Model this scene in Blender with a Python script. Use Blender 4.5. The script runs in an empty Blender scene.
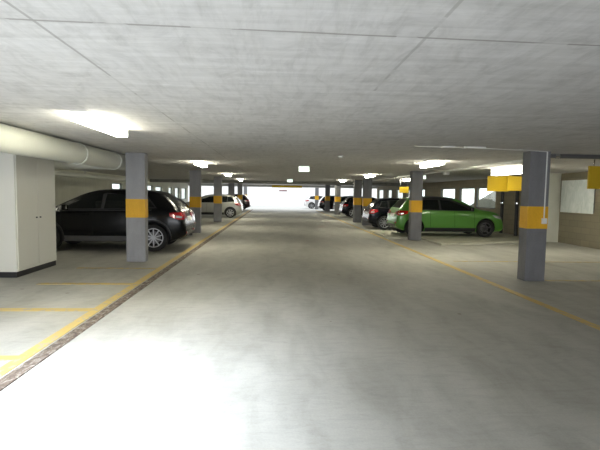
import bpy, bmesh, math, random
from mathutils import Vector, Matrix
from mathutils.bvhtree import BVHTree
random.seed(7)
sc = bpy.context.scene
COL = sc.collection
PI = math.pi
CEIL = 2.36

# ---------------------------------------------------------------- materials
def mat(name, color, rough=.6, metal=0., coat=0., emis=None, spec=None, alpha=None):
    m = bpy.data.materials.new(name); m.use_nodes = True
    b = m.node_tree.nodes['Principled BSDF']
    b.inputs['Base Color'].default_value = (*color, 1)
    b.inputs['Roughness'].default_value = rough
    b.inputs['Metallic'].default_value = metal
    b.inputs['Coat Weight'].default_value = coat
    b.inputs['Coat Roughness'].default_value = .05
    if spec is not None: b.inputs['Specular IOR Level'].default_value = spec
    if emis:
        b.inputs['Emission Color'].default_value = (*emis[0], 1)
        b.inputs['Emission Strength'].default_value = emis[1]
    return m

def nodes(m): return m.node_tree.nodes, m.node_tree.links, m.node_tree.nodes['Principled BSDF']

def noise(N, L, vec, scale, detail=4, rough=.55, dist=0.):
    n = N.new('ShaderNodeTexNoise'); n.inputs['Scale'].default_value = scale
    n.inputs['Detail'].default_value = detail; n.inputs['Roughness'].default_value = rough
    n.inputs['Distortion'].default_value = dist
    L.new(vec, n.inputs['Vector']); return n.outputs['Fac']

def mapping(N, L, vec, s=(1,1,1), loc=(0,0,0)):
    n = N.new('ShaderNodeMapping'); n.inputs['Scale'].default_value = s
    n.inputs['Location'].default_value = loc
    L.new(vec, n.inputs['Vector']); return n.outputs['Vector']

def ramp(N, L, fac, stops):
    n = N.new('ShaderNodeValToRGB'); e = n.color_ramp.elements
    while len(e) < len(stops): e.new(.5)
    for k, (p, c) in enumerate(stops):
        e[k].position = p; e[k].color = (*c, 1)
    L.new(fac, n.inputs['Fac']); return n.outputs['Color']

def mix(N, L, a, b, fac, mode='MIX'):
    n = N.new('ShaderNodeMix'); n.data_type = 'RGBA'; n.blend_type = mode
    for v, s in ((fac, n.inputs[0]), (a, n.inputs[6]), (b, n.inputs[7])):
        if isinstance(v, (int, float)): s.default_value = v
        elif isinstance(v, tuple): s.default_value = (*v, 1)
        else: L.new(v, s)
    return n.outputs[2]

def math_(N, L, op, a, b=0., c=0.):
    n = N.new('ShaderNodeMath'); n.operation = op
    for v, s in ((a, n.inputs[0]), (b, n.inputs[1]), (c, n.inputs[2])):
        if isinstance(v, (int, float)): s.default_value = v
        else: L.new(v, s)
    return n.outputs[0]

def bump(N, L, b, h, strength=.15, dist=.01):
    n = N.new('ShaderNodeBump'); n.inputs['Strength'].default_value = strength
    n.inputs['Distance'].default_value = dist
    L.new(h, n.inputs['Height']); L.new(n.outputs['Normal'], b.inputs['Normal'])

def pos(N):
    return N.new('ShaderNodeNewGeometry').outputs['Position']

def make_floor_mat():
    m = mat('floor_concrete', (.3,.3,.28), .5); N, L, b = nodes(m); p = pos(N)
    big = noise(N, L, mapping(N, L, p, (.55,.16,1)), 1.3, 5, .6, .4)
    mid = noise(N, L, mapping(N, L, p, (1,.35,1)), 3.0, 6, .6, .5)
    fine = noise(N, L, p, 60, 4, .6)
    c = ramp(N, L, big, [(.3,(.36,.352,.315)), (.5,(.41,.402,.365)), (.72,(.46,.452,.415))])
    c = mix(N, L, c, ramp(N, L, mid, [(.3,(.72,.72,.7)), (.55,(1,1,1)), (.8,(1.08,1.08,1.06))]), .7, 'MULTIPLY')
    c = mix(N, L, c, ramp(N, L, fine, [(.3,(.88,.88,.88)), (.7,(1.05,1.05,1.05))]), .6, 'MULTIPLY')
    # small dark oil spots and reddish scuffs
    v = N.new('ShaderNodeTexVoronoi'); v.inputs['Scale'].default_value = 1.1; v.inputs['Randomness'].default_value = 1
    L.new(p, v.inputs['Vector'])
    s = math_(N, L, 'LESS_THAN', v.outputs['Distance'], .035)
    c = mix(N, L, c, (.16,.13,.11), math_(N, L, 'MULTIPLY', s, .6))
    L.new(c, b.inputs['Base Color'])
    sm = noise(N, L, mapping(N, L, p, (.7,2.2,1)), 5.0, 7, .7, 1.0)
    c = mix(N, L, c, ramp(N, L, sm, [(.32,(.86,.86,.86)), (.5,(1,1,1)), (.7,(1.06,1.06,1.05))]), .8, 'MULTIPLY'); L.new(c, b.inputs['Base Color'])
    r = math_(N, L, 'MULTIPLY_ADD', mid, .3, .50); L.new(r, b.inputs['Roughness'])
    b.inputs['Specular IOR Level'].default_value = .28
    bump(N, L, b, fine, .12, .004)
    return m

def make_ceiling_mat():
    m = mat('ceiling_concrete', (.5,.5,.48), .85, spec=.25); N, L, b = nodes(m); p = pos(N)
    st = noise(N, L, mapping(N, L, p, (.5,5,1)), 2.2, 7, .65, .3)
    st2 = noise(N, L, mapping(N, L, p, (2.4,1.0,1)), 2.0, 7, .68, 1.4)
    st3 = noise(N, L, mapping(N, L, p, (9,1.1,1)), 1.6, 6, .7, .5)
    fine = noise(N, L, mapping(N, L, p, (3,14,1)), 5, 5, .6)
    c = ramp(N, L, st, [(.3,(.54,.53,.525)), (.5,(.605,.595,.59)), (.72,(.67,.66,.66))])
    c = mix(N, L, c, ramp(N, L, st2, [(.32,(.80,.80,.80)), (.5,(.98,.98,.98)), (.68,(1.06,1.06,1.06))]), .8, 'MULTIPLY')
    c = mix(N, L, c, ramp(N, L, st3, [(.34,(.84,.84,.83)), (.5,(1,1,1))]), .6, 'MULTIPLY')
    c = mix(N, L, c, ramp(N, L, fine, [(.3,(.90,.90,.90)), (.7,(1.05,1.05,1.05))]), .4, 'MULTIPLY')
    # formwork joints cast into the slab: one across, several along
    sx = N.new('ShaderNodeSeparateXYZ'); L.new(p, sx.inputs[0])
    wob = noise(N, L, p, 1.5, 2)
    wob = math_(N, L, 'MULTIPLY_ADD', wob, .02, -.01)
    X = math_(N, L, 'ADD', sx.outputs[0], wob)
    Y = math_(N, L, 'ADD', sx.outputs[1], wob)
    Y = math_(N, L, 'MULTIPLY_ADD', sx.outputs[0], -.03, Y)
    def line(v, at, w):
        return math_(N, L, 'LESS_THAN', math_(N, L, 'ABSOLUTE', math_(N, L, 'SUBTRACT', v, at)), w)
    j = math_(N, L, 'MULTIPLY', line(Y, 2.37, .010), .75)
    fade = math_(N, L, 'LESS_THAN', Y, 3.6)
    j = math_(N, L, 'MAXIMUM', j, math_(N, L, 'MULTIPLY', math_(N, L, 'MULTIPLY', line(X, .78, .010), fade), .4))
    j = math_(N, L, 'MAXIMUM', j, math_(N, L, 'MULTIPLY', line(X, -1.2, .009), .6))
    j = math_(N, L, 'MAXIMUM', j, math_(N, L, 'MULTIPLY', line(X, 3.9, .008), .3))
    br = math_(N, L, 'GREATER_THAN', noise(N, L, p, 2.1, 3), .45)
    j = math_(N, L, 'MULTIPLY', j, math_(N, L, 'MULTIPLY_ADD', br, .7, .3))
    c = mix(N, L, c, (.26,.25,.235), j)
    L.new(c, b.inputs['Base Color']); bump(N, L, b, fine, .1, .004)
    return m

def make_concrete(name, lo, hi, scale=3., rough=.8, sc_=(1,1,.5)):
    m = mat(name, hi, rough, spec=.3); N, L, b = nodes(m)
    tc = N.new('ShaderNodeTexCoord').outputs['Object']
    a = noise(N, L, mapping(N, L, tc, sc_), scale, 6, .6, .3)
    f = noise(N, L, tc, 40, 3)
    c = ramp(N, L, a, [(.3, lo), (.7, hi)])
    c = mix(N, L, c, ramp(N, L, f, [(.3,(.9,.9,.9)), (.7,(1.05,1.05,1.05))]), .6, 'MULTIPLY')
    L.new(c, b.inputs['Base Color']); bump(N, L, b, f, .15, .003)
    return m

def make_paint_line(name, col, wear=.5):
    m = mat(name, col, .6); N, L, b = nodes(m); p = pos(N)
    a = noise(N, L, p, 9, 6, .7)
    k = math_(N, L, 'GREATER_THAN', a, wear)
    k2 = noise(N, L, p, 2.5, 3)
    c = mix(N, L, col, tuple(v*.8 for v in col), k2)
    c = mix(N, L, c, (.32,.31,.27), math_(N, L, 'MULTIPLY', k, .65))
    L.new(c, b.inputs['Base Color']); return m

def make_drain_mat():
    m = mat('drain_cover', (.2,.15,.12), .8); N, L, b = nodes(m); p = pos(N)
    a = noise(N, L, mapping(N, L, p, (9,4,1)), 2.2, 6, .7, .6)
    c = ramp(N, L, a, [(.36,(.06,.045,.035)), (.5,(.13,.095,.07)), (.60,(.26,.235,.20)), (.70,(.42,.40,.37))])
    L.new(c, b.inputs['Base Color']); bump(N, L, b, a, .4, .01); return m

def make_block_mat():
    m = mat('blockwork', (.3,.27,.2), .85); N, L, b = nodes(m); p = pos(N)
    sx = N.new('ShaderNodeSeparateXYZ'); L.new(p, sx.inputs[0])
    cb = N.new('ShaderNodeCombineXYZ')
    L.new(sx.outputs[1], cb.inputs[0]); L.new(sx.outputs[2], cb.inputs[1])
    br = N.new('ShaderNodeTexBrick'); L.new(cb.outputs[0], br.inputs['Vector'])
    br.inputs['Scale'].default_value = 1
    br.inputs['Brick Width'].default_value = .4; br.inputs['Row Height'].default_value = .2
    br.inputs['Mortar Size'].default_value = .006
    br.inputs['Color1'].default_value = (.24,.21,.145,1); br.inputs['Color2'].default_value = (.21,.185,.13,1)
    br.inputs['Mortar'].default_value = (.17,.15,.105,1)
    L.new(br.outputs['Color'], b.inputs['Base Color']); return m

def make_panel_mat():
    m = mat('galvanised_sheet', (.62,.66,.66), .35, .25); N, L, b = nodes(m)
    tc = N.new('ShaderNodeTexCoord').outputs['Object']
    a = noise(N, L, mapping(N, L, tc, (1,1,.5)), 5, 6, .65, 1.2)
    L.new(ramp(N, L, a, [(.3,(.60,.66,.65)), (.7,(.84,.87,.87))]), b.inputs['Base Color'])
    L.new(math_(N, L, 'MULTIPLY_ADD', a, .3, .25), b.inputs['Roughness']); return m

def glass_mat(name, tint, rough=.03, trans=.55):
    m = bpy.data.materials.new(name); m.use_nodes = True
    N = m.node_tree.nodes; L = m.node_tree.links; N.clear()
    o = N.new('ShaderNodeOutputMaterial'); t = N.new('ShaderNodeBsdfTransparent'); g = N.new('ShaderNodeBsdfGlossy')
    t.inputs['Color'].default_value = (*tint, 1); g.inputs['Roughness'].default_value = rough
    x = N.new('ShaderNodeMixShader'); x.inputs[0].default_value = .07; L.new(t.outputs[0], x.inputs[1]); L.new(g.outputs[0], x.inputs[2])
    L.new(x.outputs[0], o.inputs['Surface']); return m

M = dict(
    floor=make_floor_mat(), ceil=make_ceiling_mat(), drain=make_drain_mat(), block=make_block_mat(), sheet=make_panel_mat(),
    pillar=make_concrete('pillar_concrete', (.15,.15,.155), (.20,.20,.208), 4),
    pillar_lit=make_concrete('lit_pillar_concrete', (.27,.27,.28), (.34,.34,.355), 4),  # pillar concrete lightened for the left row, its lit brightness put into colour
    beam=make_concrete('beam_concrete', (.22,.22,.2), (.30,.30,.27), 3),
    lintel=make_concrete('lintel_concrete', (.45,.45,.42), (.55,.55,.52), 3),
    wallc=make_concrete('cream_wall_paint', (.56,.56,.47), (.64,.64,.55), 2),
    walld=make_concrete('dull_wall_paint', (.20,.195,.165), (.27,.26,.22), 2),
    white=make_concrete('white_wall_paint', (.78,.78,.77), (.85,.85,.84), 2),
    slab=make_concrete('pale_slab', (.42,.41,.33), (.52,.51,.42), 3),
    court=make_concrete('court_paving', (.5,.5,.48), (.6,.6,.58), 3),
    band=make_concrete('yellow_band_paint', (.66,.35,.02), (.78,.43,.025), 5, .5),
    yellow=make_paint_line('yellow_line_paint', (.58,.42,.13), .56),
    yfaint=make_paint_line('worn_yellow_line_paint', (.50,.38,.14), .5),
    ypan=make_concrete('yellow_board_paint', (.50,.33,.015), (.58,.39,.02), 2, .45),
    cab=mat('cabinet_enamel', (.74,.73,.67), .45), cabk=mat('cabinet_plinth', (.015,.015,.018), .5),
    gap=mat('dark_gap', (.08,.08,.07), .8),
    duct=mat('duct_paint', (.62,.63,.57), .45), ductr=mat('duct_collar', (.80,.82,.76), .4),
    pvc=mat('white_plastic', (.72,.72,.70), .4), greypipe=mat('grey_pipe', (.16,.16,.165), .3, .5),
    dark=mat('dark_pipe', (.03,.03,.03), .5), steel=mat('chrome', (.75,.76,.78), .15, 1),
    housing=mat('luminaire_housing', (.75,.75,.72), .5),
    tube=mat('lamp_diffuser', (.9,.9,.85), .5, emis=((1,.96,.76), 58)),
    tubed=mat('dim_lamp_diffuser', (.9,.9,.85), .5, emis=((1,.96,.78), 20)),
    endcap=mat('lamp_end_cap', (.9,.9,.85), .5, emis=((1,.98,.88), 2.5)),
    exitm=mat('exit_sign_lit_face', (.8,.9,.8), .5, emis=((.86,1,.88), 1.5)),
    green=mat('exit_sign_green', (.02,.25,.09), .5, emis=((.02,.45,.15), .8)),
    tyre=mat('tyre_rubber', (.018,.018,.018), .75), alloy=mat('alloy_rim', (.55,.56,.58), .4, .6),
    alloyd=mat('dark_alloy_rim', (.12,.12,.13), .35, .8), well=mat('wheel_well', (.01,.01,.01), .9),
    trim=mat('black_trim', (.02,.02,.022), .5), glass=mat('car_glass', (.006,.008,.008), .06, 0, 0, spec=.35),
    tail=mat('tail_lamp_red', (.42,.006,.012), .12, 0, 1), lampc=mat('clear_lamp', (.75,.76,.78), .1, .4, 1),
    plate=mat('plate_white', (.78,.78,.74), .5), win=glass_mat('window_glass', (.93,.97,.95)),
    frame=mat('window_frame', (.12,.12,.11), .5), signd=mat('dark_sign', (.22,.12,.13), .6),
    blackp=mat('black_car_paint', (.003,.0035,.0045), .25, 0, .12, spec=.25), greenp=mat('green_car_paint', (.085,.27,.035), .35, .1, .5),
    greyp=mat('grey_car_paint', (.09,.095,.10), .3, .4, 1), silverp=mat('silver_car_paint', (.42,.42,.39), .35, .4, .5),
    redp=mat('dark_red_car_paint', (.03,.004,.008), .3, .1, .3), whitep=mat('white_car_paint', (.75,.75,.76), .35, 0, 1),
    tealp=mat('teal_car_paint', (.05,.11,.11), .3, .3, 1), bluep=mat('blue_black_car_paint', (.004,.005,.009), .25, 0, .15, spec=.25),
    grass=make_concrete('planting', (.05,.09,.04), (.12,.18,.09), 12),
)

# ---------------------------------------------------------------- mesh helpers
def link(name, bm, m, parent=None, loc=(0,0,0), smooth=False, kind=None):
    me = bpy.data.meshes.new(name)
    bmesh.ops.recalc_face_normals(bm, faces=bm.faces)
    bm.to_mesh(me); bm.free()
    ms = m if isinstance(m, (list, tuple)) else [m]
    for q in ms: me.materials.append(q)
    if smooth:
        for p in me.polygons: p.use_smooth = True
        me.set_sharp_from_angle(angle=math.radians(smooth if smooth is not True else 40))
    o = bpy.data.objects.new(name, me); COL.objects.link(o); o.location = loc
    if parent: o.parent = parent
    if kind: o['kind'] = kind
    return o

def thing(name, label, cat, loc=(0,0,0), rz=0, group=None):
    o = bpy.data.objects.new(name, None); COL.objects.link(o)
    o.empty_display_size = .1
    o.location = loc; o.rotation_euler = (0,0,rz); tag(o, label, cat, group); return o

def tag(o, label, cat, group=None, kind='thing'):
    o['label'] = label; o['category'] = cat; o['kind'] = kind
    if group: o['group'] = group
    return o

def box(bm, x0, x1, y0, y1, z0, z1, bevel=0.):
    r = bmesh.ops.create_cube(bm, size=1)
    vs = r['verts']
    for v in vs:
        v.co = Vector((x0 + (v.co.x+.5)*(x1-x0), y0 + (v.co.y+.5)*(y1-y0), z0 + (v.co.z+.5)*(z1-z0)))
    if bevel:
        es = list({e for v in vs for e in v.link_edges})
        bmesh.ops.bevel(bm, geom=es, offset=bevel, segments=2, affect='EDGES', profile=.5)
    return bm

def B(*a, bevel=0.): return box(bmesh.new(), *a, bevel=bevel)

def cyl(bm, p0, p1, r, seg=24, r2=None, caps=True):
    p0 = Vector(p0); p1 = Vector(p1); d = p1-p0
    q = d.to_track_quat('Z', 'Y').to_matrix().to_4x4()
    mtx = Matrix.Translation((p0+p1)/2) @ q
    bmesh.ops.create_cone(bm, cap_ends=caps, segments=seg, radius1=r, radius2=r if r2 is None else r2, depth=d.length, matrix=mtx)
    return bm

def prism(bm, pts, z0, z1):
    a = [bm.verts.new((x, y, z0)) for x, y in pts]; b = [bm.verts.new((x, y, z1)) for x, y in pts]
    n = len(pts)
    bm.faces.new(a[::-1]); bm.faces.new(b)
    for i in range(n): bm.faces.new((a[i], a[(i+1)%n], b[(i+1)%n], b[i]))
    return bm

def lathe(bm, prof, axis='y', seg=40, mi=0):
    rings = []
    for k in range(seg):
        a = 2*PI*k/seg; c, s = math.cos(a), math.sin(a)
        rings.append([bm.verts.new((r*c, h, r*s)) for r, h in prof])
    for k in range(seg):
        A, Bq = rings[k], rings[(k+1)%seg]
        for i in range(len(prof)-1):
            f = bm.faces.new((A[i], A[i+1], Bq[i+1], Bq[i])); f.material_index = mi
    return bm

# ---------------------------------------------------------------- setting
XL, XR, YB, YF = -8.2, 9.75, -7.0, 43.0
link('floor', B(XL-.2, XR+.2, YB, YF, -.2, 0), M['floor'], kind='structure')
# slab with an unseen opening added above and behind the viewer for floor light
OX0, OX1, OY0, OY1 = -4.6, -1.6, -2.6, 1.5
bm = bmesh.new()
box(bm, XL-.2, XR+.2, OY1, YF, CEIL, CEIL+.3); box(bm, XL-.2, XR+.2, YB, OY0, CEIL, CEIL+.3)
box(bm, XL-.2, OX0, OY0, OY1, CEIL, CEIL+.3); box(bm, OX1, XR+.2, OY0, OY1, CEIL, CEIL+.3)
link('ceiling', bm, M['ceil'], kind='structure')

def wall_y(name, x0, x1, y0, y1, openings, m, zt=CEIL):
    """wall along Y between x0 and x1 with openings (ya, yb, za, zb)"""
    bm = bmesh.new(); y = y0
    for ya, yb, za, zb in sorted(openings):
        if ya > y: box(bm, x0, x1, y, ya, 0, zt)
        if za > 0: box(bm, x0, x1, ya, yb, 0, za)
        if zb < zt: box(bm, x0, x1, ya, yb, zb, zt)
        y = yb
    if y < y1: box(bm, x0, x1, y, y1, 0, zt)
    return link(name, bm, m, kind='structure')

RW = [(19.2,21.2,.98,1.97), (21.32,23.2,.98,1.97), (23.7,25.9,1.0,1.97), (28.6,30.2,1.0,1.97), (31.6,32.6,1.0,1.97), (33.6,35.6,.98,2.0),
      (36.9,38.5,.98,2.0), (39.8,42.6,.95,2.03)]
RW = [(a*1.0156, min(b*1.0156, 42.65), c, d) for a, b, c, d in RW]
wall_y('wall_right', XR, XR+.2, YB, YF, RW, M['block'])
LW = [(23.2,24.8,1.6,1.95), (29.2,30.9,1.45,1.95), (31.4,33.4,.9,1.9), (35.2,36.6,.9,1.9), (37.4,39.2,.9,1.9), (40.0,42.3,.9,1.9)]
wall_y('wall_left', XL-.2, XL, YB, YF, LW, M['wallc'])
n = 1
for x, ws in ((XR, RW), (XL-.2, LW)):
    for ya, yb, za, zb in ws:
        bm = bmesh.new(); t = .05
        xa, xb = x+.05, x+.12
        box(bm, xa, xb, ya, ya+t, za, zb); box(bm, xa, xb, yb-t, yb, za, zb)
        box(bm, xa, xb, ya+t, yb-t, za, za+t); box(bm, xa, xb, ya+t, yb-t, zb-t, zb)
        w = link('window_%d' % n, bm, M['frame'], kind='structure')
        link('window_pane', B(x+.08, x+.09, ya+t, yb-t, za+t, zb-t), M['win'], w)
        n += 1
# cream pier at the end of the near blockwork
link('wall_pier', B(9.2, XR, 14.95, 15.5, 0, CEIL), M['wallc'], kind='structure')
# downstand beam across the hall and the lintel over the far opening
link('beam_cross', B(XL, XR, 30, 30.4, 2.16, CEIL), M['beam'], kind='structure')
link('lintel_far', B(XL, XR, 42.7, 43, 2.14, CEIL), M['lintel'], kind='structure')
# open court beyond the hall
link('ground_court', B(-24, 26, 43.0, 60, -.2, 0), M['court'], kind='structure')
link('wall_far', B(-14, 16, 52, 52.3, 0, 4.2), M['white'], kind='structure')
link('ground_outside', B(XR+.2, 24, -10, 43, -.2, -.02), M['court'], kind='structure')
link('ground_outside', B(-22, XL-.2, -10, 43, -.2, -.02), M['court'], kind='structure')
link('ground_entrance', B(XL-.2, XR+.2, -22, YB, -.2, 0), M['court'], kind='structure')
# sloping ramp parapet outside the first two windows
bm = bmesh.new()
pr = [(22.0,0),(30.5,0),(30.5,.15),(22.0,2.6)]
a = [bm.verts.new((12.2, y, z)) for y, z in pr]; b_ = [bm.verts.new((12.45, y, z)) for y, z in pr]
bm.faces.new(a); bm.faces.new(b_[::-1])
for i in range(4): bm.faces.new((a[i], b_[i], b_[(i+1)%4], a[(i+1)%4]))
link('wall_ramp', bm, M['walld'], kind='structure')

# raised slab under the bays on the right
bm = bmesh.new()
prism(bm, [(5.15,13.6), (9.03,14.85), (9.03,18.58), (3.95,18.58), (3.95,15.55), (5.15,15.55)], 0, .06)
tag(link('raised_slab', bm, M['slab']), 'pale low concrete slab raised under the green car', 'slab')

# drain and painted lines
tag(link('drain_channel', B(-2.195, -2.07, -4, 42.8, 0, .008), M['drain'], loc=(0,0,0)), 'rust stained drain strip running along the aisle beside the yellow edge line', 'drain')
tag(link('edge_line', B(-2.345, -2.225, 2.2, 42, 0, .005), M['yellow']), 'long yellow painted line beside the rusty drain strip', 'painted line')
tag(link('edge_line', B(3.78, 3.90, 3, 42, 0, .005), M['yellow']), 'long yellow painted line passing the pillar with the white switch box', 'painted line')
for i, (y, x0, lab, mt, hw) in enumerate([
        (4.13, -5.0, 'yellow bay line nearest the camera, cut by the picture edge', 'yellow', .06),
        (5.84, -5.0, 'yellow bay line just in front of the cream cabinet', 'yellow', .07),
        (7.50, -3.86, 'yellow bay line starting beside the black plinth of the cabinet', 'yellow', .065),
        (9.05, -3.9, 'thin yellow bay line just before the foot of the pillar by the black SUV', 'yfaint', .055)]):
    tag(link('bay_line', B(x0, -2.345, y-hw, y+hw, 0, .005), M[mt]), lab, 'painted line', 'yellow bay lines in front of the cabinet')
for y, x0, lab in [(7.95, 5.0, 'faint yellow bay line running behind the foot of the pillar with the switch box'),
                   (10.3, 4.2, 'faint yellow bay line between the switch box pillar and the raised slab')]:
    tag(link('bay_line', B(x0, 9.0, y-.045, y+.045, 0, .005), M['yfaint']), lab, 'painted line', 'faint bay lines by the blockwork wall')

# ---------------------------------------------------------------- pillars
def pillar(x0, y0, w, d, label, group, m='pillar'):
    o = link('concrete_pillar', B(0, w, 0, d, 0, CEIL, bevel=.012), M[m], loc=(x0, y0, 0))
    tag(o, label, 'pillar', group)
    bm = B(-.004, w+.004, -.004, d+.004, .96, 1.37, bevel=.012)
    link('yellow_band', bm, M['band'], o)
    return o
gl, gr = 'yellow banded pillars on the drain side', 'yellow banded pillars on the wall side'
LP = [(9.9,'grey pillar with yellow band standing in front of the black SUV'),
      (17.1,'yellow banded grey pillar just behind the tail of the black SUV'),
      (23.75,'yellow banded grey pillar in front of the silver hatchback'),
      (31.0,'slim grey pillar rising behind the silver hatchback'),
      (38.5,'yellow banded grey pillar in front of the dark red car')]
for y, lab in LP: pillar(-3.22, y, .41, .22, lab, gl, 'pillar_lit')
RP = [(4.56, 7.9, 'dark grey pillar with yellow band and white switch box'),
      (4.62, 15.1, 'grey pillar with yellow band in front of the green car'),
      (4.39, 22.3, 'yellow banded grey pillar just beyond the tail of the black hatchback with spoked rims'),
      (4.32, 24.6, 'grey pillar close behind another, its yellow band a little lower and darker'),
      (4.52, 34.0, 'yellow banded grey pillar beyond the dark car with the pale bumper'),
      (4.43, 39.9, 'yellow banded grey pillar beside the teal car'),]
P = []
for x, y, lab in RP: P.append(pillar(x, y, .38 if y < 20 else .42, .26, lab, gr))
pillar(4.0, 45.3, .36, .26, 'pillar standing in the bright court by the white car', gr)
pillar(-3.3, 47.0, .36, .26, 'pillar standing in the bright court beyond the dark red car', gl)

# conduit and switch box on the first right pillar
c = bmesh.new()
cyl(c, (4.86,7.885,1.16), (4.86,7.885,2.35), .011, 10)
cyl(c, (4.86,7.885,2.350), (4.42,7.72,2.350), .007, 10)
cyl(c, (4.42,7.72,2.352), (2.3,7.45,2.352), .006, 10)
tag(link('cable_conduit', c, M['pvc'], smooth=True), 'thin white conduit down the dark pillar and across the ceiling', 'conduit')
t = thing('switch_box', 'small white switch box on the yellow band of the dark pillar', 'switch box', (4.86,7.896,1.1))
link('box_body', B(-.045,.045,-.04,0,-.045,.055, bevel=.006), M['pvc'], t)
link('switch_rocker', B(-.018,.018,-.046,-.04,-.02,.03, bevel=.002), M['housing'], t)
for x0, x1, lab in [(2.75,2.98,'small white plate on the ceiling conduit'), (3.15,3.5,'longer white plate on the ceiling beside the conduit')]:
    tag(link('ceiling_plate', B(x0,x1,7.40,7.48,2.335,2.36, bevel=.004), M['pvc']), lab, 'cover plate')

# ---------------------------------------------------------------- cabinet
t = thing('metal_cabinet', 'tall cream two-door metal cabinet on a black plinth under the duct', 'cabinet', (-4.47,8.0,0))
# local: doors face +x, cabinet depth goes to -x, length along +y
link('body', B(-1.9, 0, 0, 1.42, .10, 2.17, bevel=.006), M['cab'], t)
link('plinth', B(-1.88, -.01, .012, 1.41, 0, .10), M['cabk'], t)
for k, (y0, y1) in enumerate(((.03,.705), (.715,1.39))):
    d = link('door', B(.0, .016, y0, y1, .15, 2.14, bevel=.003), M['cab'], t)
    yk = y1-.06 if k == 0 else y0+.06
    bm = bmesh.new(); cyl(bm, (.016,yk,1.02), (.04,yk,1.02), .014, 16)
    link('door_knob', bm, M['greypipe'], d, smooth=True)
link('door_gap', B(.0, .004, .700, .720, .15, 2.14), M['gap'], t)
link('bottom_rail', B(.0, .012, .02, 1.40, .105, .142), M['cab'], t)

# ---------------------------------------------------------------- ducts and pipes
t = thing('ventilation_duct', 'large round pale duct hanging over the metal cabinet', 'duct', (-3.43, 0, 2.17))
bm = bmesh.new(); cyl(bm, (0,-5,0), (0,10.7,0), .178, 48)
cyl(bm, (.0,10.5,0), (-1.6,10.5,0), .16, 40)
link('duct_tube', bm, M['duct'], t, smooth=True)
for y in (5.2, 8.05, 9.75):
    bm = bmesh.new(); lathe(bm, [(.176,-.02),(.188,-.02),(.188,.02),(.176,.02),(.176,-.02)], seg=48)
    link('duct_collar', bm, M['ductr'], t, loc=(0,y,0), smooth=True)
for y in (6.6, 9.0):
    bm = bmesh.new(); box(bm, -.19,-.182,-.015,.015,0,.19)
    link('hanger_strap', bm, M['steel'], t, loc=(0,y,0))
t = thing('thin_duct', 'thinner pale pipe hanging above the black SUV', 'pipe', (-6, 9.6, 1.99))
bm = bmesh.new(); cyl(bm, (0,0,0), (0,12,0), .07, 24); link('pipe_run', bm, M['duct'], t, smooth=True)
for y in (1.2, 5, 9): link('pipe_hanger', B(-.01,.01,y,y+.02,.0,.37), M['steel'], t)
t = thing('hanging_pipe', 'dark grey pipe under the ceiling from the dark pillar to the wall', 'pipe', (4.97, 8.32, 2.315))
bm = bmesh.new(); cyl(bm, (0,0,0), (4.77,0,0), .042, 20); link('pipe_run', bm, M['greypipe'], t, smooth=True)
for x in (.3, 2.2):
    bm = bmesh.new(); cyl(bm, (x,0,0), (x+.08,0,0), .052, 20); link('pipe_collar', bm, M['steel'], t, smooth=True)
bm = bmesh.new(); cyl(bm, (5.15,8.4,2.29), (5.15,29.9,2.29), .03, 12)
tag(link('ceiling_conduit', bm, M['pvc'], smooth=True), 'long pale conduit along the ceiling behind the dark pillar', 'conduit')
for (px, py, lab) in [(9.55,18.5,'black downpipe on the wall ahead of the green car'), (9.55,17.35,'black downpipe next to the switch box pillar')]:
    t = thing('downpipe', lab, 'pipe', (px, py, 0), group='black downpipes')
    bm = bmesh.new(); cyl(bm, (0,0,0), (0,0,CEIL), .065, 20); link('pipe_run', bm, M['dark'], t, smooth=True)
    bm = bmesh.new(); cyl(bm, (0,0,1.25), (0,0,1.31), .075, 20); link('pipe_collar', bm, M['steel'], t, smooth=True)

# galvanised panel on the blockwork wall
t = thing('metal_wall_panel', 'large shiny metal panel fixed to the blockwork wall', 'wall panel', (9.75, 14.0, 1.57))
link('panel_sheet', B(-.09,-.06,-.78,.78,-.52,.54, bevel=.004), M['sheet'], t)
link('panel_frame', B(-.06,.0,-.74,.74,-.48,.50), M['frame'], t)

# yellow boards
def board(x0, x1, y, z0, z1, lab):
    t = thing('yellow_board', lab, 'board', ((x0+x1)/2, y, z0), group='yellow boards hanging below the ceiling')
    w = (x1-x0)/2
    link('board_panel', B(-w, w, 0, .04, 0, z1-z0, bevel=.005), M['ypan'], t)
    for s in (-1, 1): link('hanger_strap', B(s*w*.8-.012, s*w*.8+.012, .015, .025, z1-z0, CEIL-z0), M['steel'], t)
board(6.53, 7.20, 13.6, 1.70, 2.17, 'yellow board hanging above the nose of the green car')
board(7.06, 7.95, 13.4, 1.72, 2.17, 'yellow board half hidden by the switch box pillar, beside a second board')
board(6.31, 7.45, 8.8, 1.72, 2.18, 'yellow board cut off by the picture edge beside the metal wall panel')
board(6.25, 6.72, 22.5, 1.66, 1.97, 'small far yellow board above the black hatchback with spoked rims')
t = thing('height_bar', 'long yellow clearance bar hanging across the bright far exit', 'clearance bar', (1.08, 42.5, 2.1))
link('bar_beam', B(-1.41,1.41,0,.12,0,.2, bevel=.01), M['ypan'], t)
for s in (-1,1): link('hanger_chain', B(s*1.2-.01,s*1.2+.01,.05,.07,.2,.26), M['steel'], t)
tag(link('wall_sign', B(-.45,.45,-.04,0,-.07,.07), M['signd'], loc=(.87,52,1.88)), 'small dark sign on the white far wall', 'sign')

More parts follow.
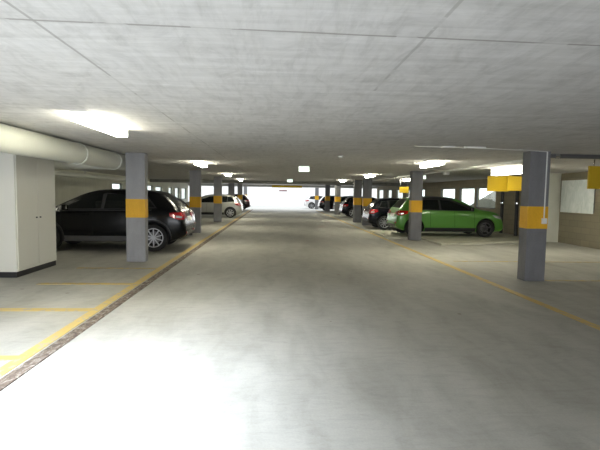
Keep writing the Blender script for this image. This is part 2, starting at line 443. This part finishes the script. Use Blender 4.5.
# ---------------------------------------------------------------- lamps
def luminaire(x, y0, y1, lab, w=.16, h=.10, group='ceiling lights above the aisle', tube='tube'):
    t = thing('ceiling_light', lab, 'ceiling light', (x, (y0+y1)/2, CEIL), group=group)
    l = (y1-y0)/2
    link('housing', B(-w*.3, w*.3, -l+.03, l-.03, -.03, 0), M['housing'], t)
    for s in (-1,1): link('end_cap', B(-w/2-.004, w/2+.004, s*l-.012, s*l+.012, -h-.003, 0, bevel=.003), M['endcap'], t)
    link('diffuser', B(-w/2, w/2, -l+.012, l-.012, -h, -.03, bevel=.02), M[tube], t)
ll = ['bright ceiling light nearest the camera, between duct and aisle',
      'ceiling light shining just before the pillar behind the black SUV',
      'ceiling light above the pillar by the silver hatchback',
      'far ceiling light above the silver hatchback',]
for i, lab in enumerate(ll): luminaire(-2.08, 4.95+7.1*i, 6.25+7.1*i, lab)
lr = [None, 'bright ceiling light just before the pillar of the green car',
      'ceiling light above the black hatchback with spoked rims',
      'far ceiling light above the pair of close pillars',]
for i, lab in enumerate(lr):
    if lab: luminaire(3.86, 3.1+7.3*i, 4.4+7.3*i, lab)
luminaire(6.5, 11.45, 13.1, 'large ceiling light directly above the yellow board by the dark pillar', .22, .2, 'ceiling lights over the wall side bays', 'tubed')
luminaire(6.5, 21.2, 22.4, 'ceiling light seen behind the pillar of the green car', .22, .12, 'ceiling lights over the wall side bays', 'tubed')
luminaire(8.9, 10.9, 12.1, 'ceiling light over the bay in front of the metal wall panel', .16, .1, 'ceiling lights over the wall side bays', 'tubed')
luminaire(-6.3, 10.8, 12.1, 'ceiling light over the bonnet of the black SUV', .16, .1, 'ceiling lights over the drain side bays', 'tubed')

def exit_sign(x, y, lab):
    t = thing('exit_sign', lab, 'exit sign', (x, y, CEIL), group='exit signs over the aisle')
    link('sign_housing', B(-.16,.16,-.03,.03,-.185,-.02, bevel=.006), M['housing'], t)
    for s in (-1,1): link('hanger', B(s*.1-.006,s*.1+.006,-.006,.006,-.02,0), M['housing'], t)
    f = link('sign_face', B(-.15,.15,-.036,-.03,-.175,-.03), M['exitm'], t)
    # running figure and arrow, cut out as small green shapes
    def poly(bm, pts):
        vs = [bm.verts.new((px, -.0375, pz)) for px, pz in pts]; vs2 = [bm.verts.new((px, -.036, pz)) for px, pz in pts]
        bm.faces.new(vs); bm.faces.new(vs2[::-1]); k = len(vs)
        for i in range(k): bm.faces.new((vs[i], vs2[i], vs2[(i+1)%k], vs[(i+1)%k]))
    bm = bmesh.new()
    cyl(bm, (-.052,-.0375,-.052), (-.052,-.036,-.052), .011, 12)
    poly(bm, [(-.062,-.068),(-.045,-.066),(-.052,-.105),(-.075,-.102)])
    poly(bm, [(-.052,-.105),(-.03,-.12),(-.038,-.152),(-.047,-.15),(-.044,-.125),(-.066,-.113)])
    poly(bm, [(-.075,-.102),(-.064,-.112),(-.082,-.135),(-.104,-.135),(-.104,-.127),(-.088,-.126)])
    poly(bm, [(-.045,-.066),(-.022,-.083),(-.026,-.090),(-.048,-.077)])
    poly(bm, [(-.062,-.068),(-.086,-.083),(-.090,-.076),(-.066,-.062)])
    link('running_figure', bm, M['green'], f)
    bm = bmesh.new()
    poly(bm, [(.03,-.095),(.085,-.095),(.085,-.075),(.118,-.103),(.085,-.131),(.085,-.111),(.03,-.111)])
    link('arrow', bm, M['green'], f)
luminaire(-2.08, 33.4, 34.7, 'far ceiling light beyond the cross beam on the drain side')
luminaire(3.86, 33.0, 34.3, 'far ceiling light beyond the cross beam on the wall side')
exit_sign(.83, 13.3, 'lit white and green exit sign hanging over the aisle, the larger one')
exit_sign(.80, 25.4, 'small far exit sign hanging near the cross beam')

t = thing('smoke_detector', 'small white round detector on the aisle ceiling', 'detector', (1.40, 9.75, CEIL))
bm = bmesh.new(); cyl(bm, (0,0,-.02), (0,0,0), .055, 24); link('detector_base', bm, M['pvc'], t, smooth=True)
bm = bmesh.new(); cyl(bm, (0,0,-.045), (0,0,-.02), .028, 24, .045); link('detector_head', bm, M['pvc'], t, smooth=True)
t = thing('emergency_light', 'small white emergency lamp beside the pillar of the green car', 'emergency light', (5.75, 17.2, CEIL+.005))
link('lamp_base', B(-.05,.05,-.05,.05,-.06,0, bevel=.01), M['housing'], t)
link('lamp_lens', B(-.045,.045,-.045,.045,-.19,-.06, bevel=.015), M['exitm'], t)
t = thing('ceiling_junction_box', 'small pale junction box on the ceiling above the green car', 'junction box', (5.9, 15.4, CEIL))
link('box_body', B(-.1,.1,-.08,.08,-.09,0, bevel=.01), M['pvc'], t)
link('box_lid', B(-.08,.08,-.06,.06,-.10,-.09, bevel=.004), M['housing'], t)

# ---------------------------------------------------------------- cars
def interp(pts, x):
    """monotone-ish catmull interpolation of (x, v) control points"""
    if x <= pts[0][0]: return pts[0][1]
    if x >= pts[-1][0]: return pts[-1][1]
    for i in range(len(pts)-1):
        x0, v0 = pts[i]; x1, v1 = pts[i+1]
        if x0 <= x <= x1:
            t = (x-x0)/(x1-x0)
            def slope(j):
                if j <= 0 or j >= len(pts)-1: return None
                a = (pts[j][1]-pts[j-1][1])/(pts[j][0]-pts[j-1][0]); b = (pts[j+1][1]-pts[j][1])/(pts[j+1][0]-pts[j][0])
                return 0. if a*b <= 0 else 2*a*b/(a+b)
            d = (v1-v0)/(x1-x0)
            m0 = slope(i); m1 = slope(i+1)
            m0 = d if m0 is None else m0; m1 = d if m1 is None else m1
            h = x1-x0
            return (2*t**3-3*t*t+1)*v0 + (t**3-2*t*t+t)*h*m0 + (-2*t**3+3*t*t)*v1 + (t**3-t*t)*h*m1

def wheel(car, x, y, side, R, W, rim_m, spokes=5):
    """side +1: outer face towards +y"""
    bm = bmesh.new(); h = W/2
    lathe(bm, [(R*.70,-h*.8),(R*.78,-h),(R*.94,-h),(R,-h*.7),(R,h*.7),(R*.94,h),(R*.78,h),(R*.70,h*.8),(R*.70,-h*.8)], seg=40)
    w = link('wheel', bm, M['tyre'], car, loc=(x, y, R), smooth=True)
    bm = bmesh.new(); o = h*.78*side
    lathe(bm, [(R*.705,o),(R*.66,o*1.02),(R*.63,o*.85)], seg=40)
    lathe(bm, [(R*.63,o*.85),(R*.63,-o*.6),(0.001,-o*.5)], seg=40, mi=1)
    cyl(bm, (0,o*.35,0), (0,o*.95,0), R*.15, 16)
    for k in range(spokes):
        a = 2*PI*k/spokes + .3
        for da in ((-.09,.09) if spokes < 8 else (0,)):
            ca, sa = math.cos(a+da), math.sin(a+da); tx, tz = -math.sin(a), math.cos(a)
            v = []
            for (r, hw) in ((R*.10, R*.04), (R*.66, R*.034)):
                for s in (-1,1):
                    for yy in (o*.62, o*.95):
                        v.append(bm.verts.new((ca*r+tx*hw*s, yy, sa*r+tz*hw*s)))
            for q in ((0,1,3,2),(4,6,7,5),(0,4,5,1),(2,3,7,6),(0,2,6,4),(1,5,7,3)):
                bm.faces.new([v[i] for i in q])
    r = link('rim', bm, [rim_m, M['well']], w, smooth=30)
    bm = bmesh.new(); cyl(bm, (0,-o*.3,0), (0,-o*.15,0), R*.45, 24)
    link('brake_disc', bm, M['greypipe'], w, smooth=True)
    return w

def make_car(name, label, L, W, H, paint, loc, rz, top, belt, wheels, R=.31, roof=.70, rim='alloy', spokes=5, detail=2,
             glassx=None, rearz=None, roofm=None, suv=False, z0=.17, cat='car', group=None, plate='plate'):
    """local frame: x=0 rear bumper, x=L nose, y across, z up"""
    car = thing(name, label, cat, loc, rz, group)
    hw = W/2
    plan = [(0,.80),(.05,.885),(.16,.94),(.5,.975),(L*.4,1.),(L*.62,1.),(L-.75,.965),(L-.3,.89),(L-.1,.79),(L,.66)]
    bot = [(0,z0+.17),(.12,z0+.10),(.45,z0),(L-.6,z0),(L-.12,z0+.03),(L,z0+.12)]
    zs = sorted(set([0,.02,.05,.09] + [.13+k*(L-.26)/58 for k in range(59)] + [L-.09,L-.05,L-.02,L]))
    bm = bmesh.new(); rings = []
    bmax = max(v for _, v in belt)
    for x in zs:
        w = hw*interp(plan, x); zt = interp(top, x); zb = min(interp(belt, x), zt-.02); z = interp(bot, x)
        t = max(0., min(1., (zt-zb-.05)/(H-bmax-.05)))
        wr = w*(.80 + (roof-.80)*t) if t > 0 else w*.80
        g = zt-zb
        pts = [(0,z), (w*.80,z), (w*.93,z+.03), (w*.975,z+(zb-z)*.16), (w*.99,z+(zb-z)*.34), (w*1.0,z+(zb-z)*.55), (w*.995,z+(zb-z)*.74), (w*.975,z+(zb-z)*.90), (w*.945,zb),
               (w*.93*(1-.28)+wr*.28+.010*t,zb+g*.25), (w*.93*.5+wr*.5+.014*t,zb+g*.47), (w*.93*.24+wr*.76+.010*t,zb+g*.68), (wr,zb+g*.84), (wr*.93,zb+g*.94), (wr*.72,zb+g*.985), (wr*.35,zt), (0,zt+.004)]
        ring = [bm.verts.new((x, -py, pz)) for py, pz in pts]
        ring += [bm.verts.new((x, py, pz)) for py, pz in pts[-2:0:-1]]
        rings.append(ring)
    n = len(rings[0])
    for A, Bq in zip(rings, rings[1:]):
        for i in range(n): bm.faces.new((A[i], A[(i+1)%n], Bq[(i+1)%n], Bq[i]))
    bm.faces.new(rings[0][::-1]); bm.faces.new(rings[-1])
    body = link('body', bm, [paint, M['well']], car, smooth=35)
    # cut the wheel arches
    cut = bmesh.new()
    for wx in wheels:
        for s in (-1,1):
            cyl(cut, (wx, s*(hw-.27), R+.015), (wx, s*(hw+.2), R+.015), R+.055, 40)
    for f in cut.faces: f.material_index = 1
    co = link('cutter', cut, [paint, M['well']], car)
    md = body.modifiers.new('arch', 'BOOLEAN'); md.object = co; md.solver = 'EXACT'; md.operation = 'DIFFERENCE'
    bpy.context.view_layer.update()
    # evaluated with identity transforms so that vertices stay local
    dg = bpy.context.evaluated_depsgraph_get()
    me = bpy.data.meshes.new_from_object(body.evaluated_get(dg))
    body.modifiers.clear(); body.data = me
    me.set_sharp_from_angle(angle=math.radians(35))
    bpy.data.objects.remove(co)
    bq = bmesh.new(); bq.from_mesh(me); tree = BVHTree.FromBMesh(bq); bq.free()

    def decal(pname, low, high, m, d, off=.006, parent=None, nu=None, nv=8, smooth=True):
        """project a patch onto the body; low/high are equally long polylines in the plane seen along d:
        sides use (x,z), rear/front (y,z), top (y... as (x,y))"""
        def pt(a, b):
            if d == 'R': return Vector((a, -3, b)), Vector((0,1,0))
            if d == 'L': return Vector((a, 3, b)), Vector((0,-1,0))
            if d == 'B': return Vector((-3, a, b)), Vector((1,0,0))
            if d == 'F': return Vector((L+3, a, b)), Vector((-1,0,0))
            if d == 'T': return Vector((a, b, 4)), Vector((0,0,-1))
        def along(pl, t):
            k = t*(len(pl)-1); i = min(int(k), len(pl)-2); f = k-i
            return (pl[i][0]*(1-f)+pl[i+1][0]*f, pl[i][1]*(1-f)+pl[i+1][1]*f)
        nu = nu or max(2, (len(low)-1)*5)
        bm = bmesh.new(); G = []
        for i in range(nu+1):
            row = []
            for j in range(nv+1):
                lo = along(low, i/nu); hi = along(high, i/nu); v = j/nv
                o, dr = pt(lo[0]*(1-v)+hi[0]*v, lo[1]*(1-v)+hi[1]*v)
                h, nn, _, _ = tree.ray_cast(o, dr)
                if h is None: row.append(None); continue
                row.append((bm.verts.new(h + nn*off), bm.verts.new(h - nn*.006)))
            G.append(row)
        def F(*v):
            try: bm.faces.new(v)
            except ValueError: pass
        ok = lambda i, j: 0 <= i < nu and 0 <= j < nv and all(G[a][b] for a, b in ((i,j),(i+1,j),(i,j+1),(i+1,j+1)))
        for i in range(nu):
            for j in range(nv):
                if not ok(i,j): continue
                q = [G[i][j], G[i+1][j], G[i+1][j+1], G[i][j+1]]
                F(*[v[0] for v in q]); F(*[v[1] for v in q[::-1]])
                for (a, b, di, dj) in ((0,1,0,-1),(1,2,1,0),(2,3,0,1),(3,0,-1,0)):
                    if not ok(i+di, j+dj): F(q[a][0], q[a][1], q[b][1], q[b][0])
        if not bm.faces: bm.free(); return None
        for v in [v for v in bm.verts if not v.link_faces]: bm.verts.remove(v)
        return link(pname, bm, m, parent or car, smooth=50)

    # ---- glass: side windows listed as (low, high) in (x,z)
    l0, h0 = glassx[0]; l1, h1 = glassx[-1]; e = .03
    lo = [(l0[0][0]-.06, l0[0][1]-e), (l1[0][0], l1[0][1]-e), (l1[-1][0]+.10, l1[-1][1]-e*.7)]
    hi = [(h0[0][0]-.03, h0[0][1]+e), (h1[0][0]-.1, h1[0][1]+e), (h1[-1][0]+.12, h1[-1][1]+.035)]
    if roofm: lo[1:1] = [(l1[0][0]-.6, l1[0][1]-e)]; lo[3:3] = [(l1[1][0], l1[1][1]-e)]; hi = [hi[0], (h1[0][0]-.6, h1[0][1]+.04), (h1[0][0], h1[0][1]+.04), (h1[1][0]+.06, h1[1][1]+.045), (h1[-1][0]+.2, h1[-1][1]+.03)]
    for d in 'RL': decal('window_surround', lo, hi, M['trim'], d, .002, nu=30)
    for low, high in glassx:
        for d in 'RL': decal('side_window', low, high, M['glass'], d, .004)
    zr0, zr1, wy0, wy1 = rearz            # rear glass between heights, half widths low/high
    decal('rear_window', [(-wy0,zr0),(0,zr0),(wy0,zr0)], [(-wy1,zr1),(0,zr1+.01),(wy1,zr1)], M['glass'], 'B', .004)
    # windscreen found from the top profile
    zc = [q for q in top if q[0] > L*.5]
    xw0 = max(q[0] for q in top if q[1] > H*.955); xw1 = [q[0] for q in top if q[1] < H*.80 and q[0] > L*.5][0]
    decal('windscreen', [(xw1-.04,-hw*.74),(xw1+.02,0),(xw1-.04,hw*.74)], [(xw0+.10,-hw*.60),(xw0+.12,0),(xw0+.10,hw*.60)], M['glass'], 'T', .004)
    if roofm:
        decal('roof_panel', [(.42,-hw*.60),(.40,0),(.42,hw*.60)], [(xw0+.05,-hw*.60),(xw0+.08,0),(xw0+.05,hw*.60)], roofm, 'T', .003)
        for d in 'RL':
            decal('roof_edge', [(.42,H-.14),(1.2,H-.115),(xw0-.1,H-.10),(xw0+.1,H-.12)], [(.42,H-.06),(1.2,H-.02),(xw0-.1,H-.025),(xw0+.1,H-.055)], roofm, d, .003)
    # ---- lamps, plate, bumpers
    bz = interp(belt, .2)
    for s, d in ((-1,'R'), (1,'L')):
        tl = decal('tail_lamp', [(.02,bz-.20),(.18,bz-.20),(.40,bz-.12)], [(.02,bz-.03),(.18,bz-.02),(.40,bz-.035)], M['tail'], d, .012)
        if tl:
            decal('lamp_lens', [(.10,bz-.165),(.24,bz-.15)], [(.10,bz-.12),(.24,bz-.10)], M['lampc'], d, .016, parent=tl, nu=4, nv=3)
            ys = [s*hw*.48, s*hw*.78]
            decal('lamp_face', [(ys[0],bz-.15),(ys[1],bz-.19)], [(ys[0],bz-.06),(ys[1],bz-.03)], M['tail'], 'B', .012, parent=tl)
        decal('headlamp', [(L-.42,bz-.24),(L-.15,bz-.30),(L-.04,bz-.31)], [(L-.52,bz-.15),(L-.2,bz-.19),(L-.04,bz-.22)], M['lampc'], d, .01)
    decal('licence_plate', [(-.25,bz-.27),(.25,bz-.27)], [(-.25,bz-.15),(.25,bz-.15)], M[plate], 'B', .014)
    decal('bumper_trim', [(-hw*.62,.30),(hw*.62,.30)], [(-hw*.62,.42),(hw*.62,.42)], M['trim'], 'B', .010)
    decal('grille', [(-hw*.45,.35),(hw*.45,.35)], [(-hw*.5,.62),(hw*.5,.62)], M['trim'], 'F', .008)
    for s in (-1,1):
        decal('reflector', [(s*hw*.58,.46),(s*hw*.75,.46)], [(s*hw*.58,.51),(s*hw*.75,.51)], M['tail'], 'B', .012)
    # ---- sills, seams, handles
    for d, s in (('R',-1),('L',1)):
        x0, x1 = wheels[0]+R+.07, wheels[1]-R-.07
        decal('sill', [(x0,z0+.03),(x1,z0+.03)], [(x0,z0+.16),(x1,z0+.16)], M['trim'] if not suv else M['greypipe'], d, .008, nu=12, nv=3)
        zb = interp(belt, L*.45)
        xs = [(.30,), (.52,), (.70,)]
        for fx, in xs:
            xx = L*fx
            decal('door_seam', [(xx,z0+.18),(xx+.008,z0+.18)], [(xx-.02,zb-.03),(xx-.012,zb-.03)], M['well'], d, .0015, nu=1, nv=14)
        for fx in (.345, .545):
            decal('door_handle', [(L*fx,zb-.125),(L*fx+.17,zb-.12)], [(L*fx,zb-.095),(L*fx+.17,zb-.09)], paint, d, .025, nu=4, nv=2)
        if suv:
            decal('window_trim', [(.85,zb+.0),(L*.70,zb-.045)], [(.85,zb+.018),(L*.70,zb-.027)], M['trim'], d, .01, nu=20, nv=2)
        if detail > 1:
            for wx in wheels:   # arch lip
                bm = bmesh.new(); seg = 24; prev = None
                for k in range(seg+1):
                    a = PI*(-.08 + 1.16*k/seg); vs = []
                    for r in (R+.055, R+.095 if suv else R+.07):
                        px, pz = wx+r*math.cos(a), R+.015+r*math.sin(a)
                        h, nn, _, _ = tree.ray_cast(Vector((px+.0001, s*3, max(pz, z0+.02))), Vector((0,-s,0)))
                        if h is None or abs(h.y) < hw*.8: h = Vector((px, s*hw*.98, pz))
                        h = Vector((px, h.y, pz))
                        vs += [bm.verts.new(h+Vector((0,s*.012,0))), bm.verts.new(h-Vector((0,s*.03,0)))]
                    if prev:
                        for q in ((0,2),(2,3),(3,1),(1,0)):
                            bm.faces.new((prev[q[0]], prev[q[1]], vs[q[1]], vs[q[0]]))
                    prev = vs
                link('arch_lip', bm, M['trim'] if suv else paint, car, smooth=True)
        # mirror
        mx = L*.665; my = s*(hw+.06)
        bm = bmesh.new(); box(bm, mx-.05, mx+.06, my-.09 if s > 0 else my-.07, my+.07 if s > 0 else my+.09, zb-.01, zb+.13, bevel=.03)
        mr = link('mirror', bm, paint if not roofm else M['trim'], car, smooth=True)
        link('mirror_glass', B(mx-.056, mx-.049, my-.06, my+.05, zb+.015, zb+.105), M['steel'], mr)
    for wx in wheels:
        for s in (-1,1): wheel(car, wx, s*(hw-.125), s, R, .215, M[rim], spokes)
    if suv:
        for s in (-1,1):
            bm = bmesh.new()
            for a, b in (((.75,H-.10),(.95,H-.045)),((.95,H-.045),(2.1,H-.04)),((2.1,H-.04),(2.3,H-.09))):
                cyl(bm, (a[0],s*hw*.62,a[1]), (b[0],s*hw*.62,b[1]), .014, 10)
            link('roof_rail', bm, M['trim'], car, smooth=True)
        bm = bmesh.new(); cyl(bm, (.02,-.45,.32), (.14,-.45,.32), .04, 16); link('exhaust', bm, M['steel'], car, smooth=True)
    return car

# black SUV, nose towards the wall on the drain side
Ls = 4.38
make_car('black_suv', 'black SUV with roof rails and silver spoked wheels behind the first pillar by the cabinet', Ls, 1.83, 1.59, M['blackp'],
    (-2.32, 12.50, 0), PI+.03,
    top=[(0,.60),(.03,.80),(.10,.98),(.20,1.10),(.42,1.33),(.62,1.49),(.95,1.56),(1.6,1.59),(2.15,1.575),(2.5,1.50),(2.95,1.29),(3.35,1.10),(3.6,1.04),(4.0,.96),(4.22,.84),(4.34,.66),(4.38,.55)],
    belt=[(0,.56),(.03,.76),(.10,.93),(.3,1.07),(.9,1.07),(2.0,1.055),(3.0,1.03),(3.4,1.0),(4.0,.88),(4.25,.76),(4.38,.5)],
    wheels=(.80,3.42), R=.355, roof=.70, spokes=10, suv=True, z0=.24,
    glassx=[([(.78,1.14),(1.22,1.12)], [(.98,1.36),(1.22,1.43)]), ([(1.30,1.10),(2.02,1.09)], [(1.30,1.44),(1.98,1.455)]), ([(2.10,1.09),(2.6,1.08),(3.08,1.07)], [(2.08,1.455),(2.45,1.38),(2.98,1.13)])],
    rearz=(1.14,1.46,.62,.50))

# green hatchback/estate, nose towards the right wall
kx = .955
gs = lambda ps: [(a*kx, b) for a, b in ps]
make_car('green_hatchback', 'bright green hatchback with a black roof parked on the raised slab', 4.24*kx, 1.70, 1.45, M['greenp'],
    (4.36, 16.70, .06), 0,
    top=gs([(0,.52),(.02,.66),(.07,.86),(.14,.97),(.30,1.16),(.46,1.33),(.62,1.40),(1.1,1.44),(1.7,1.45),(2.15,1.42),(2.5,1.33),(2.95,1.12),(3.2,1.02),(3.5,.97),(3.9,.89),(4.10,.79),(4.20,.64),(4.24,.50)]),
    belt=gs([(0,.48),(.02,.62),(.07,.82),(.2,.95),(.9,.96),(2.0,.94),(3.0,.90),(3.4,.86),(3.9,.74),(4.12,.62),(4.24,.42)]),
    wheels=(.66*kx,3.42*kx), R=.31, roof=.70, rim='alloyd', roofm=M['trim'],
    glassx=[(gs(a), gs(b)) for a, b in [([(.50,1.04),(.86,1.0)], [(.66,1.27),(.86,1.29)]), ([(.93,.99),(1.62,.975)], [(.93,1.30),(1.60,1.325)]), ([(1.70,.975),(2.2,.965),(2.82,.96)], [(1.68,1.325),(2.08,1.29),(2.66,1.06)])]],
    rearz=(1.02,1.34,.56,.46))

hb_top = [(0,.50),(.02,.64),(.07,.84),(.14,.95),(.28,1.14),(.44,1.30),(.62,1.38),(1.1,1.43),(1.6,1.44),(2.0,1.41),(2.4,1.31),(2.85,1.10),(3.1,.99),(3.4,.93),(3.8,.83),(3.98,.70),(4.07,.55),(4.10,.46)]
hb_belt = [(0,.46),(.02,.60),(.07,.80),(.2,.93),(.9,.94),(2.0,.92),(2.9,.88),(3.3,.84),(3.8,.72),(4.0,.60),(4.10,.42)]
hb_glass = [([(.48,1.02),(.84,.98)], [(.62,1.25),(.84,1.29)]), ([(.91,.97),(1.55,.955)], [(.91,1.30),(1.53,1.32)]), ([(1.63,.955),(2.1,.945),(2.7,.94)], [(1.61,1.32),(2.0,1.28),(2.55,1.05)])]
def hatch(name, label, paint, loc, rz, H=1.44, rim='alloy', spokes=5, detail=1, group=None):
    k = H/1.44
    s = lambda ps: [(a, b*k) for a, b in ps]
    return make_car(name, label, 4.10, 1.70, H, paint, loc, rz, top=s(hb_top), belt=s(hb_belt), wheels=(.70,3.28), R=.31, rim=rim, spokes=spokes,
                    glassx=[(s(a), s(b)) for a, b in hb_glass], rearz=(1.0*k,1.31*k,.56,.46), detail=detail, group=group)
hatch('black_hatchback', 'black hatchback with many-spoked rims parked beyond the green car', M['bluep'], (4.12,20.4,0), 0, 1.42, spokes=9, detail=2)
hatch('grey_hatchback', 'grey hatchback mostly hidden beside the black SUV', M['greyp'], (-2.75,15.1,0), PI, 1.42)
hatch('silver_hatchback', 'silver hatchback behind the second and third pillars of the drain side', M['silverp'], (-2.05,28.5,0), PI, 1.44, spokes=7, detail=2)
hatch('dark_car', 'dark hatchback with red tail lamp beyond the pair of close pillars', M['bluep'], (4.42,30.4,0), 0, 1.42)
hatch('dark_red_car', 'very dark red hatchback farthest along the drain side', M['redp'], (-2.25,41.0,0), PI, 1.46)
hatch('teal_car', 'dull teal hatchback beside the last pillars of the wall side', M['tealp'], (4.9,37.6,0), 0, 1.44)
hatch('black_far_car', 'black hatchback parked just inside the bright exit', M['blackp'], (3.95,41.2,0), 0, 1.44)
hatch('white_far_car', 'white hatchback parked out in the bright court', M['whitep'], (3.1,47.9,0), 0, 1.46)

# ---------------------------------------------------------------- light
w = bpy.data.worlds.new('sky'); sc.world = w; w.use_nodes = True
N = w.node_tree.nodes; L = w.node_tree.links; bg = N['Background']
bg.inputs['Color'].default_value = (.93,.97,1,1); bg.inputs['Strength'].default_value = 2.2

def area(name, loc, target, sx, sy, power, color, spread=PI):
    l = bpy.data.lights.new(name, 'AREA'); l.shape = 'RECTANGLE'; l.size = sx; l.size_y = sy
    l.energy = power; l.color = color; l.spread = spread
    o = bpy.data.objects.new(name, l); COL.objects.link(o); o.location = loc
    o.rotation_euler = (Vector(target)-Vector(loc)).to_track_quat('-Z', 'Y').to_euler(); return o
# daylight through the wide entrance behind and beside the viewer
area('entrance_daylight', (-1.5,-6.8,1.25), (-1.5,4,1.3), 10, 2.1, 500, (.90,.93,1))
# far exit daylight, then a lamp added over the invented roof opening, brightening floor
area('far_exit_daylight', (1,42.6,1.2), (1,30,.2), 12, 1.8, 110, (.97,.99,1))
area('added_floor_light', (-4.1,-4.1,5.8), (-2.2,1.9,0), 3.0, 3.0, 1900, (.80,.88,1), math.radians(90))

# ---------------------------------------------------------------- camera
cd = bpy.data.cameras.new('camera'); cam = bpy.data.objects.new('camera', cd); COL.objects.link(cam)
f = 450.; cd.sensor_width = 36; cd.lens = 36*f/600; cd.clip_start = .05; cd.clip_end = 300
pitch = math.atan(31.1/f); yaw = math.atan(25/math.hypot(f,31.1)); roll = .015
fw = Vector((math.sin(yaw)*math.cos(pitch), math.cos(yaw)*math.cos(pitch), -math.sin(pitch)))
r = fw.cross(Vector((0,0,1))).normalized(); u = r.cross(fw)
R_ = r*math.cos(roll)+u*math.sin(roll); U_ = u*math.cos(roll)-r*math.sin(roll)
m3 = Matrix((R_, U_, -fw)).transposed()
cam.matrix_world = Matrix.Translation((0,0,1.53)) @ m3.to_4x4()
sc.camera = cam
sc.view_settings.view_transform = 'Standard'; sc.view_settings.look = 'None'
sc.view_settings.gamma = 1; sc.view_settings.use_curve_mapping = False
sc.view_settings.exposure = 0.0
